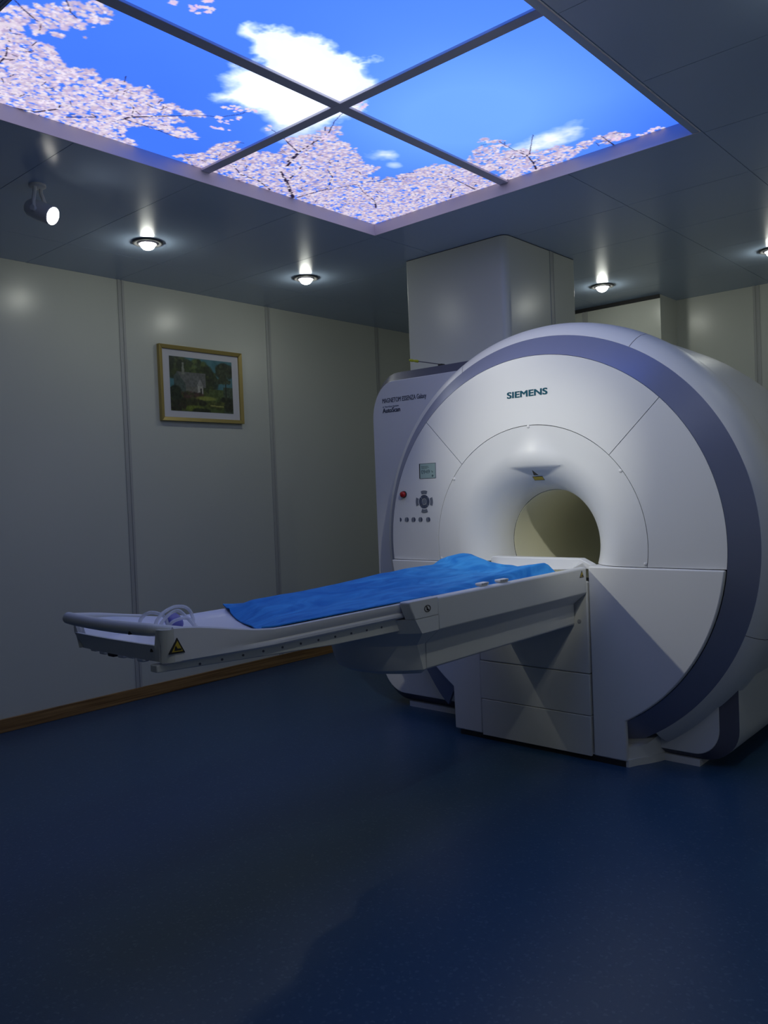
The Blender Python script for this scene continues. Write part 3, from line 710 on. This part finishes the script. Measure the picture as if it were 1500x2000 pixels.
# nose cover: same section at the seam, closing to a rounded prow
lev = [(.8395, .287, 2.190, 2.10), (.82, .287, 2.203, 2.105), (.787, .287, 2.225, 2.115), (.76, .255, 2.25, 2.13), (.7315, .2205, 2.275, 2.145), (.70, .2205, 2.285, 2.15), (.665, .2205, 2.297, 2.16), (.637, .2205, 2.305, 2.18), (.620, .20, 2.310, 2.215), (.610, .14, 2.315, 2.26)]
G = []
for z, wd, ycr, yfr in lev:
    row = [(CX+wd, 2.321, z)]
    for k_ in range(41):
        q = 1 - k_/20; row.append((CX + wd*q, ycr - (ycr-yfr)*(1-abs(q)**2.2), z))
    row.append((CX-wd, 2.321, z)); G.append(row)
mb = MB().grid(G); n = len(G[0])
mb.F.append([i for i in range(n)]); mb.F.append([len(G)*n-n+i for i in range(n)][::-1])
mb.obj('nose_cover', M_white2, table, smooth=24)
for s in (1, -1):
    pr = [(2.190, .840), (2.170, .880), (2.162, .900), (2.166, .906), (2.321, .906), (2.321, .840)]
    MB().prism([(CX+s*.254, y-(.018 if y < 2.3 else 0), z) for y, z in pr], [(CX+s*.287, y, z) for y, z in pr]).obj('rail_cheek', M_white2, table, bevel=.005, segs=3)

# sliding tray
def zr(y): 
    t = max(0, min(1, (1.62-y)/.42)); return .900 + .056*(t*t*(3-2*t))
def zb(y):
    t = max(0, min(1, (1.55-y)/.35)); return .846 + .013*t
def tray_sec(y):
    r = zr(y); b = zb(y); k_ = (r-b-.054)
    gv = max(0, min(1, (y-1.34)/.35))
    R = [(.2505, r-.004), (.2505, r-.012), (.2505-.0045*gv, .872+k_*.3), (.2505-.010*gv, .866+k_*.2), (.2505-.0035*gv, .860+k_*.1), (.2505-.0035*gv, b+.006), (.242, b), (.12, b-.002)]
    I = [(.2475, r), (.243, r-.001), (.236, r-.009), (.20, .880), (.15, .868), (.08, .861), (0, .859)]
    right = R[::-1] + I
    P = [(CX+d, y, z) for d, z in right] + [(CX-d, y, z) for d, z in right[::-1][1:]]
    return P
yst = [1.235, 1.27, 1.31, 1.35, 1.40, 1.46, 1.52, 1.58, 1.64, 1.75, 2.0, 2.4, 2.8, 3.2, 3.49]
G = [tray_sec(y) for y in yst]
mb = MB().grid(G, closev=True); n = len(G[0])
mb.F.append(list(range(n))); mb.F.append([len(G)*n-n+i for i in range(n)][::-1])
mb.obj('tabletop', M_tray, table, smooth=32)
# end panel with hand slot, wrapped round the corner
path = []
for k_ in range(3): path.append((CX+.2500, 1.255-.01*k_))
for k_ in range(1, 8):
    a = PI/2*k_/8; path.append((CX+.2110+.039*math.cos(a), 1.235-.035*math.sin(a)))
for k_ in range(0, 21): path.append((CX+.2115-.423*k_/20, 1.200-.006*math.sin(PI*k_/20)))
for k_ in range(1, 8):
    a = PI/2-PI/2*k_/8; path.append((CX-.2110-.039*math.cos(a), 1.235-.035*math.sin(a)))
for k_ in range(3): path.append((CX-.2500, 1.235+.01*k_))
Gs = []
for x, y in path:
    front = y < 1.203
    top = .908 if (front and abs(x-CX) < .2145) else zr(y)-.006
    bot = zb(y)+.004
    inx = max(0, 1-(y-1.2)/.25)*.035   # panel leans in towards its lower edge
    def leanp(t): return (x - math.copysign(inx*(1-t), x-CX)*min(1, max(0, (CX-x)/.2)), y+.012*(1-t) if front else y)
    lx, ly = leanp(0.0); 
    nx_, ny_ = (-(1 if x > CX else -1), 0) if not front else (0, 1)
    th = .010
    mx, my = leanp(.55)
    Gs.append([(lx, ly, bot), (mx, my, bot+(top-bot)*.55), (x, y, top), (x+nx_*th, y+ny_*th, top), (lx+nx_*th, ly+ny_*th, bot)])
mb = MB().grid(Gs, closev=True); n = 5
mb.F.append(list(range(5))); mb.F.append([(len(Gs)-1)*5+i for i in range(5)][::-1])
mb.obj('end_panel', M_white2, table, smooth=40)
# handle bar joins the raised rims
hp = spline([(CX+.232, 1.32, .930), (CX+.231, 1.285, .938), (CX+.222, 1.245, .944), (CX+.205, 1.216, .947), (CX+.17, 1.201, .948), (CX+.06, 1.192, .947), (CX-.06, 1.190, .947), (CX-.18, 1.194, .948), (CX-.238, 1.200, .949), (CX-.243, 1.2005, .949)], 6)
nn = len(hp)
def hr(i):
    t = i/(nn-1)
    if t < .40: return .006 + .0115*(t/.40)
    if t > .985: return .012
    return .0175
MB().tube(hp, [hr(i) for i in range(nn)], 18).obj('handle_bar', M_white2, table, smooth=50)
hp2 = spline([(CX-.246, 1.46, .917), (CX-.247, 1.38, .928), (CX-.246, 1.30, .940), (CX-.243, 1.235, .946), (CX-.235, 1.202, .948)], 6)
MB().tube(hp2, [.006+.010*i/(len(hp2)-1) for i in range(len(hp2))], 14).obj('handle_bar', M_white2, table, smooth=50)
# under-rails with bolts
for s, ya in ((1, 1.195), (-1, 1.78)):
    x0, x1 = CX+s*.195, CX+s*.226
    P = [(ya, .838), (ya, .858), (2.22, .858), (2.22, .797), (1.85, .803)]
    if s < 0: P = [(ya, .806), (ya, .858), (2.22, .858), (2.22, .797), (1.85, .803)]
    rail = MB().prism([(min(x0, x1), y, z) for y, z in P], [(max(x0, x1), y, z) for y, z in P]).obj('under_rail', M_white2, table, bevel=.003)
    if s > 0:
        for k_ in range(11):
            y = 1.33+.075*k_
            MB().cyl((x1, y, .838-.004*k_*.3), (1, 0, 0), .0035, .002, 10).obj('rail_bolt', M_band, rail)
# connector cluster under the end panel
for k_ in range(6): box('connector_cap', (CX-.17+.05*k_, 1.225, .852-.004*(k_ % 2)), (CX-.14+.05*k_, 1.25, .866), M_white2, table, bevel=.004)
box('connector_plug', (CX-.055, 1.215, .850), (CX-.025, 1.25, .866), M_black, table, bevel=.003)
# raised head end at the bore
P = [(CX-.275, .862), (CX+.286, .890), (CX+.286, .910), (CX+.228, .938), (CX-.262, .9385), (CX-.275, .93)]
MB().prism([(x, 3.492, z) for x, z in P], [(x, 3.545, z) for x, z in P]).obj('head_end_rim', M_white, table, bevel=.004)
MB().prism([(CX+.19, 3.40, .885), (CX+.243, 3.40, .885), (CX+.243, 3.492, .885), (CX+.19, 3.492, .885)], [(CX+.235, 3.42, .895), (CX+.243, 3.40, .905), (CX+.243, 3.492, .918), (CX+.225, 3.492, .925)]).obj('head_end_corner', M_white, table, bevel=.002)
# marks on the table
def on_side(name, polys, x, m, th, par=table, lean=None):
    mb = MB()
    for P in polys: mb.prism([(x+th, y, z) for y, z in P], [(x, y, z) for y, z in P])
    return mb.obj(name, m, par)
xw = CX+.2520
s1 = on_side('pinch_warning_sign', [[(1.217, .886), (1.266, .884), (1.243, .926)]], xw-.004, M_black, .0055)
on_side('sign_face', [[(1.2245, .8905), (1.2585, .889), (1.2425, .9185)]], xw-.004, M_yellow, .0062, s1)
on_side('sign_pictogram', [[(1.232, .893), (1.254, .892), (1.254, .897), (1.242, .898), (1.237, .9065), (1.234, .902)]], xw-.004, M_black, .0068, s1)
xs = CX+HW+.0003
s2 = on_side('hand_warning_sign', [[(3.374, .862), (3.414, .8615), (3.396, .894)]], xs-.0005, M_black, .0015)
on_side('sign_face', [[(3.380, .8655), (3.408, .8652), (3.3955, .888)]], xs-.0005, M_yellow, .002, s2)
on_side('sign_pictogram', [[(3.388, .867), (3.404, .867), (3.402, .873), (3.394, .875), (3.391, .872)]], xs-.0005, M_black, .0025, s2)
ring = []
for k_ in range(24):
    a0, a1 = 2*PI*k_/24, 2*PI*(k_+1)/24
    ring.append([(2.259+.0175*math.cos(a0), .871+.0125*math.sin(a0)), (2.259+.0175*math.cos(a1), .871+.0125*math.sin(a1)), (2.259+.0145*math.cos(a1), .871+.0102*math.sin(a1)), (2.259+.0145*math.cos(a0), .871+.0102*math.sin(a0))])
s3 = on_side('no_sitting_sign', ring + [[(2.254, .864), (2.266, .864), (2.266, .869), (2.260, .870), (2.258, .878), (2.254, .878)], [(2.2505, .8795), (2.2525, .8805), (2.268, .8625), (2.266, .8615)]], xs-.0005, M_black, .0015)
for cx_, cz_ in ((CX+.128, .938), (CX+.195, .894)):
    yy_ = 1.1765 if cz_ > .92 else 1.1985
    MB().prism([(cx_-.0035, yy_, cz_-.004), (cx_+.0035, yy_, cz_-.004), (cx_+.002, yy_, cz_+.002), (cx_, yy_, cz_+.005), (cx_-.002, yy_, cz_+.002)],
             [(cx_-.0035, yy_+.012, cz_-.004), (cx_+.0035, yy_+.012, cz_-.004), (cx_+.002, yy_+.012, cz_+.002), (cx_, yy_+.012, cz_+.005), (cx_-.002, yy_+.012, cz_+.002)]).obj('handle_mark', M_black, table)

# ------------------------------------------------------------------ blue drape
def drape_h(d, y):
    """height of the sheet over the tray: d = offset from the centre line"""
    base = .872 + .028*(abs(d)/.235)**2.4
    t = max(0, min(1, (y-2.0)/.5))
    left = interp(y, [1.7, 2.0, 2.25, 2.6, 2.9, 3.0, 3.06, 3.16, 3.22, 3.27, 3.33, 3.40], [.905, .921, .928, .944, .946, .951, .972, .979, .972, .942, .925, .905])
    right = interp(y, [1.5, 2.0, 2.3, 2.7, 3.0, 3.2, 3.27, 3.40], [.898, .903, .907, .912, .918, .931, .934, .910])
    mid = interp(y, [1.6, 2.0, 2.3, 2.7, 3.0, 3.15, 3.3, 3.40], [.870, .890, .903, .912, .910, .914, .902, .888])
    xs_ = [-.25, -.20, -.12, 0.0, .13, .20, .25]
    z = interp(d, xs_, [left-.010, left, (left+mid)/2+.004, mid, (mid*.4+right*.6), right, right-.006])
    return z
NU, NV = 150, 64
G = []; GB = []
for i in range(NU+1):
    u = i/NU; row = []; rb = []
    for j in range(NV+1):
        d = -.262 + .522*j/NV
        y0 = interp(d, [-.262, -.22, -.17, -.09, -.02, .06, .14, .20, .24, .262], [1.785, 1.778, 1.762, 1.736, 1.712, 1.675, 1.63, 1.59, 1.555, 1.54])
        y1 = interp(d, [-.262, -.2, -.1, .0, .1, .2, .262], [3.36, 3.37, 3.38, 3.385, 3.37, 3.33, 3.32]) + .012*noise.noise((d*20, 3.1, 0))
        y = y0 + (y1-y0)*u
        shrink = interp(y, [2.2, 2.6, 3.0, 3.3], [0, .03, .05, .05])
        dd = d if d < 0 else d*.925 - shrink*.6*(d/.262)
        z = drape_h(d, y)
        fade = min(1, (y-y0)/.10)
        base = .862 + .04*(abs(dd)/.245)**3 + .004
        z = base + (z-base)*fade if fade < 1 else z
        p = Vector((dd*7, y*3.2, 0)); q = Vector((dd*16+3, y*9, 2))
        wr = (.0055+.006*min(1, max(0, (y-2.3)/.5)))*noise.noise(p) + .0045*noise.noise(q) + .008*(1-abs(noise.noise(Vector((dd*5+y*2.2, y*4.5-dd*3, 5)))))*(.4 + .6*min(1, max(0, (y-2.5)/.6)))
        edge = min(1, (.262-abs(d))/.04+.25)
        z += wr*edge*max(.35, fade)
        if abs(dd) > .205: z = max(z, .9045 if y > 1.62 or dd < 0 else zr(y)+.003)
        endf = (y1-y)/.05
        if endf < 1: z = max(.868 + .035*(abs(dd)/.25)**2, z - .022*(1-endf)**2)
        az = zr(y)
        fl = interp(abs(dd), [0, .08, .15, .20, .232, .238, .262], [.859, .861, .868, .880, az-.008, az, az]) + .0055
        if abs(dd) > .247 and y > 2.12: fl = .9125
        ef = max(0, min(1, (d-.205)/.05)); ef = ef*ef*(3-2*ef)*min(1, max(0, (y-2.2)/.3)); z = z*(1-ef) + (fl+.002)*ef
        z = max(z, fl)
        row.append((CX+dd, y, z)); rb.append((CX+dd, y, z-.0035))
    G.append(row); GB.append(rb)
mb = MB().grid(G); n0 = len(mb.V); mb.grid(GB)
def idx(i, j): return i*(NV+1)+j
bd = [idx(0, j) for j in range(NV+1)] + [idx(i, NV) for i in range(1, NU+1)] + [idx(NU, j) for j in range(NV-1, -1, -1)] + [idx(i, 0) for i in range(NU-1, 0, -1)]
for a, b in zip(bd, bd[1:]+bd[:1]): mb.F.append([a, b, n0+b, n0+a])
dr = mb.obj('blue_sheet', M_drape, smooth=60, loc=(CX, 2.5, .88))
tag(dr, 'blue disposable sheet crumpled over the tabletop of the patient table', 'sheet')

# ------------------------------------------------------------------ things on the table
def plug(x, y, label, rz):
    t = thing('coil_connector', label, 'connector', (x, y, .907), 'white connectors on the table rail')
    def T(p): 
        c, s = math.cos(rz), math.sin(rz); return (x+p[0]*c-p[1]*s, y+p[0]*s+p[1]*c, .907+p[2])
    def bx_(nm, a, b, m):
        mb = MB().box(a, b); mb.V = [T(v) for v in mb.V]; return mb.obj(nm, m, t, bevel=.002)
    bx_('body', (-.013, -.027, .000), (.013, .025, .0045), M_clip)
    bx_('cap', (-.014, -.031, .0047), (.014, .029, .013), M_clip)
    for k_ in range(4): bx_('grip', (.0142, -.024+.012*k_, .006), (.0155, -.018+.012*k_, .012), M_steel)
plug(-1.843, 2.645, 'white connector on the table rail, the left of the pair', 0.08)
plug(-1.838, 2.775, 'white connector on the table rail, the right of the pair nearer the scanner', -.03)

tb = thing('plastic_tubing', 'coil of clear plastic tubing lying by the table handle', 'tubing', (-2.2, 1.47, .87))
loops = [
    [(-2.288, 1.395, .8865), (-2.284, 1.40, .902), (-2.27, 1.40, .924), (-2.25, 1.41, .94), (-2.237, 1.43, .94), (-2.22, 1.45, .927), (-2.212, 1.455, .905), (-2.205, 1.45, .878)],
    [(-2.192, 1.39, .876), (-2.195, 1.40, .906), (-2.195, 1.41, .925), (-2.197, 1.43, .941), (-2.208, 1.46, .949), (-2.23, 1.50, .951), (-2.245, 1.545, .943), (-2.252, 1.57, .925), (-2.25, 1.578, .90), (-2.245, 1.575, .880)],
    [(-2.192, 1.405, .876), (-2.198, 1.42, .903), (-2.202, 1.44, .922), (-2.208, 1.47, .937), (-2.20, 1.49, .941), (-2.185, 1.50, .928), (-2.154, 1.50, .911), (-2.114, 1.49, .896), (-2.068, 1.47, .887), (-2.05, 1.46, .868)],
    [(-2.18, 1.43, .876), (-2.18, 1.44, .901), (-2.175, 1.45, .913), (-2.172, 1.47, .919), (-2.168, 1.49, .92), (-2.155, 1.505, .912), (-2.145, 1.515, .89), (-2.14, 1.52, .875)]]
for l in loops:
    MB().tube(spline(l, 9), .0055, 10).obj('tube_loop', M_tube, tb, smooth=60)
pc = []
for i in range(13):
    a = PI*i/12; row = []
    for j in range(24):
        b = 2*PI*j/24; e = .55
        cx_ = math.copysign(abs(math.cos(b))**e, math.cos(b)); cy_ = math.copysign(abs(math.sin(b))**e, math.sin(b))
        sx = .036*math.sin(a)**.5*cx_; sy = .026*math.sin(a)**.5*cy_; sz = .021*math.cos(a)
        row.append((-2.262+sx*.95+sy*.3, 1.513-sx*.3+sy*.95, .899+sz - .22*sx))
    pc.append(row)
po = MB().grid(pc, closev=True).obj('violet_pouch', M_purple, smooth=60, loc=(-2.262, 1.513, .875))
tag(po, 'small violet pouch lying under the clear tubing', 'pouch')

# ------------------------------------------------------------------ thin tool on the cabinet, column
tl = thing('probe_rod', 'thin dark rod with a yellow-green tip standing out from the cabinet top', 'rod', (-2.872, 3.79, 2.001))
box('clamp', (-2.885, 3.775, 2.001), (-2.858, 3.81, 2.012), M_black, tl, bevel=.002)
rp0, rp1 = Vector((-2.872, 3.79, 2.010)), Vector((-3.095, 3.775, 2.063))
MB().tube([rp0, rp0.lerp(rp1, .72)], .0028, 10).obj('shaft', M_rod, tl, smooth=60)
pts = [rp0.lerp(rp1, t) for t in (.70, .72, .80, .84, .86, .90, .94, .98, 1.0)]
MB().tube(pts, [.004, .008, .0085, .0055, .006, .0085, .0085, .0075, .004], 12).obj('tip', M_tip, tl, smooth=60)

colm = thing('square_column', 'square white column from the scanner cabinet up to the ceiling', 'column', (-2.9, 4.39, 2.0))
P = round_poly(-3.267, -2.536, 3.985, 4.784, ((.012, .012), (.045, .045), (.01, .01), (.01, .01)), 8)
MB().prism([(x, y, 2.001) for x, y in P], [(x, y, ZC-.004) for x, y in P]).obj('shaft', M_wall, colm, smooth=30)
MB().prism([(x*1.0, y, ZC-.004) for x, y in [(a-(.003 if a > -2.9 else -.0), b-.0) for a, b in P]], [(x, y, ZC-.0005) for x, y in P]).obj('top_joint', M_dark, colm)
mb = MB(); mb.box((-2.536, 4.475, 2.002), (-2.532, 4.50, ZC-.004)); mb.box((-2.536, 4.515, 2.002), (-2.532, 4.52, ZC-.004)); mb.box((-2.536, 4.5, 2.002), (-2.534, 4.515, ZC-.004))
mb.obj('joint_strip', M_strip, colm)

# ------------------------------------------------------------------ framed picture
PY0, PY1, PZ0, PZ1 = 3.141, 3.836, 1.825, 2.337
pf = thing('framed_picture', 'gold framed landscape picture of a cottage among trees on the wall', 'picture', (WX, (PY0+PY1)/2, PZ0))
fr = .026; dp = .032
mb = MB()
X0 = WX+.002
def fprism(a, b, c, d):
    """mitred frame side with a stepped profile"""
    mb.prism([(X0, a[0], a[1]), (X0, b[0], b[1]), (X0, c[0], c[1]), (X0, d[0], d[1])], [(X0+dp, a[0], a[1]), (X0+dp, b[0], b[1]), (X0+dp-.008, c[0], c[1]), (X0+dp-.008, d[0], d[1])])
o_ = [(PY0, PZ0), (PY1, PZ0), (PY1, PZ1), (PY0, PZ1)]; i_ = [(PY0+fr, PZ0+fr), (PY1-fr, PZ0+fr), (PY1-fr, PZ1-fr), (PY0+fr, PZ1-fr)]
for k_ in range(4): fprism(o_[k_], o_[(k_+1) % 4], i_[(k_+1) % 4], i_[k_])
mb.obj('frame', M_gold, pf, bevel=.002)
box('mount', (X0, PY0+fr-.002, PZ0+fr-.002), (X0+.012, PY1-fr+.002, PZ1-fr+.002), M_mat, pf)
A0, A1, B0, B1 = 3.225, 3.752, 1.896, 2.266
def paint_picture():
    W_, H_ = 176, 124
    r = np.random.default_rng(5); U, Vv = np.meshgrid(np.linspace(0, 1, W_), np.linspace(0, 1, H_))  # v up
    img = np.zeros((H_, W_, 3)); sh = img.shape[:2]; nz = fbm(sh, 14, 5); nf = fbm(sh, 5, 9, 3)
    img[:] = np.array([70, 120, 130.]) + (nz[..., None]-.5)*40
    def bl(mask, col, a=1.0):
        a = np.clip(np.asarray(mask, float)*a, 0, 1)[..., None]; nonlocal_img[0] = nonlocal_img[0]*(1-a) + (np.array(col) + (nf[..., None]-.5)*46)*a
    nonlocal_img = [img]
    def blobs(cx, cy, rx, ry, n, size, cols):
        for _ in range(n):
            a = r.uniform(0, 6.28); q = math.sqrt(r.random()); x = cx+rx*q*math.cos(a); y = cy+ry*q*math.sin(a); s = size*r.uniform(.5, 1.2)
            c = np.array(cols[r.integers(len(cols))]); d = ((U-x)/s)**2+((Vv-y)/(s*1.2))**2
            bl(np.clip(1.3-d, 0, 1), c, .75)
    bl(Vv < .42, (70, 82, 40))
    blobs(.12, .80, .2, .2, 90, .06, [(30, 42, 28), (46, 58, 34), (70, 84, 44)])
    blobs(.42, .78, .18, .17, 90, .05, [(58, 76, 38), (84, 100, 50), (44, 58, 34)])
    blobs(.60, .60, .13, .22, 90, .05, [(46, 60, 32), (72, 84, 40), (34, 44, 28)])
    bl((Vv < .44) & (U > .6), (72, 88, 44)); bl((Vv < .5) & (U > .84), (60, 76, 60))
    # cottage
    bl((U > .12) & (U < .52) & (Vv > .33) & (Vv < .56), (112, 112, 104))
    bl((Vv > .46) & (Vv < .74-.0*U) & (U > .10+(.74-Vv)*.45) & (U < .56-(.74-Vv)*.02) & (Vv < .73), (104, 106, 104))
    bl((U > .06) & (U < .24) & (Vv > .34) & (Vv < .72-abs(U-.11)*1.7), (74, 88, 84))
    bl((abs(U-.205) < .022*(1-(Vv-.70)*2.2)) & (Vv > .68) & (Vv < .9), (128, 132, 120))
    bl((abs(U-.465) < .042) & (Vv > .32) & (Vv < .50), (170, 168, 160)); bl((abs(U-.465) < (.62-Vv)*.4) & (Vv > .48) & (Vv < .62), (142, 142, 138))
    bl((abs(U-.478) < .012) & (Vv > .32) & (Vv < .44), (22, 24, 24))
    blobs(.30, .30, .2, .05, 60, .03, [(86, 60, 56), (58, 46, 40), (72, 80, 46)])
    blobs(.08, .33, .08, .12, 60, .035, [(26, 40, 30), (40, 52, 34)])
    # tree on the right
    bl((abs(U-.885) < .010) & (Vv > .25) & (Vv < .62), (22, 26, 22))
    blobs(.87, .80, .13, .13, 120, .04, [(26, 38, 26), (44, 58, 36), (66, 76, 48)]); blobs(.84, .62, .15, .04, 50, .03, [(34, 46, 30), (58, 70, 46)])
    blobs(.9, .24, .1, .05, 40, .03, [(28, 38, 26), (44, 50, 30)])
    # lawn and foreground
    bl(np.clip(1-(((U-.56)/.20)**2+((Vv-.26)/.05)**2), 0, 1)*1.4, (132, 140, 62)); blobs(.25, .17, .3, .05, 80, .035, [(40, 42, 26), (56, 58, 32), (34, 36, 26)])
    bl(np.clip(1-(((U-.36)/.2)**2+((Vv-.06)/.07)**2), 0, 1)*1.3, (108, 122, 46)); blobs(.72, .14, .2, .05, 60, .035, [(84, 92, 40), (62, 70, 34)])
    bl((abs(Vv-.125-(U-.72)*-.06) < .012) & (U > .62) & (U < .84), (150, 150, 84)); blobs(.93, .12, .07, .08, 50, .03, [(30, 36, 26), (44, 48, 30)])
    blobs(.1, .08, .12, .06, 40, .03, [(52, 46, 34), (34, 40, 28)]); blobs(.47, .02, .14, .03, 30, .03, [(34, 42, 26)])
    return to_lin(np.clip(nonlocal_img[0], 0, 255)), W_, H_
PIC, W_, H_ = paint_picture()
GU, GV = np.meshgrid(np.linspace(A0, A1, W_), np.linspace(B0, B1, H_))
V = np.stack([np.full(GU.size, X0+.0135), GU.ravel(), GV.ravel()], 1)
a = (np.arange(H_-1)[:, None]*W_ + np.arange(W_-1)[None, :]).ravel()
obj('canvas', V, np.stack([a, a+1, a+W_+1, a+W_], 1), paint_mat('painted_landscape'), pf, cols=PIC.reshape(-1, 3))
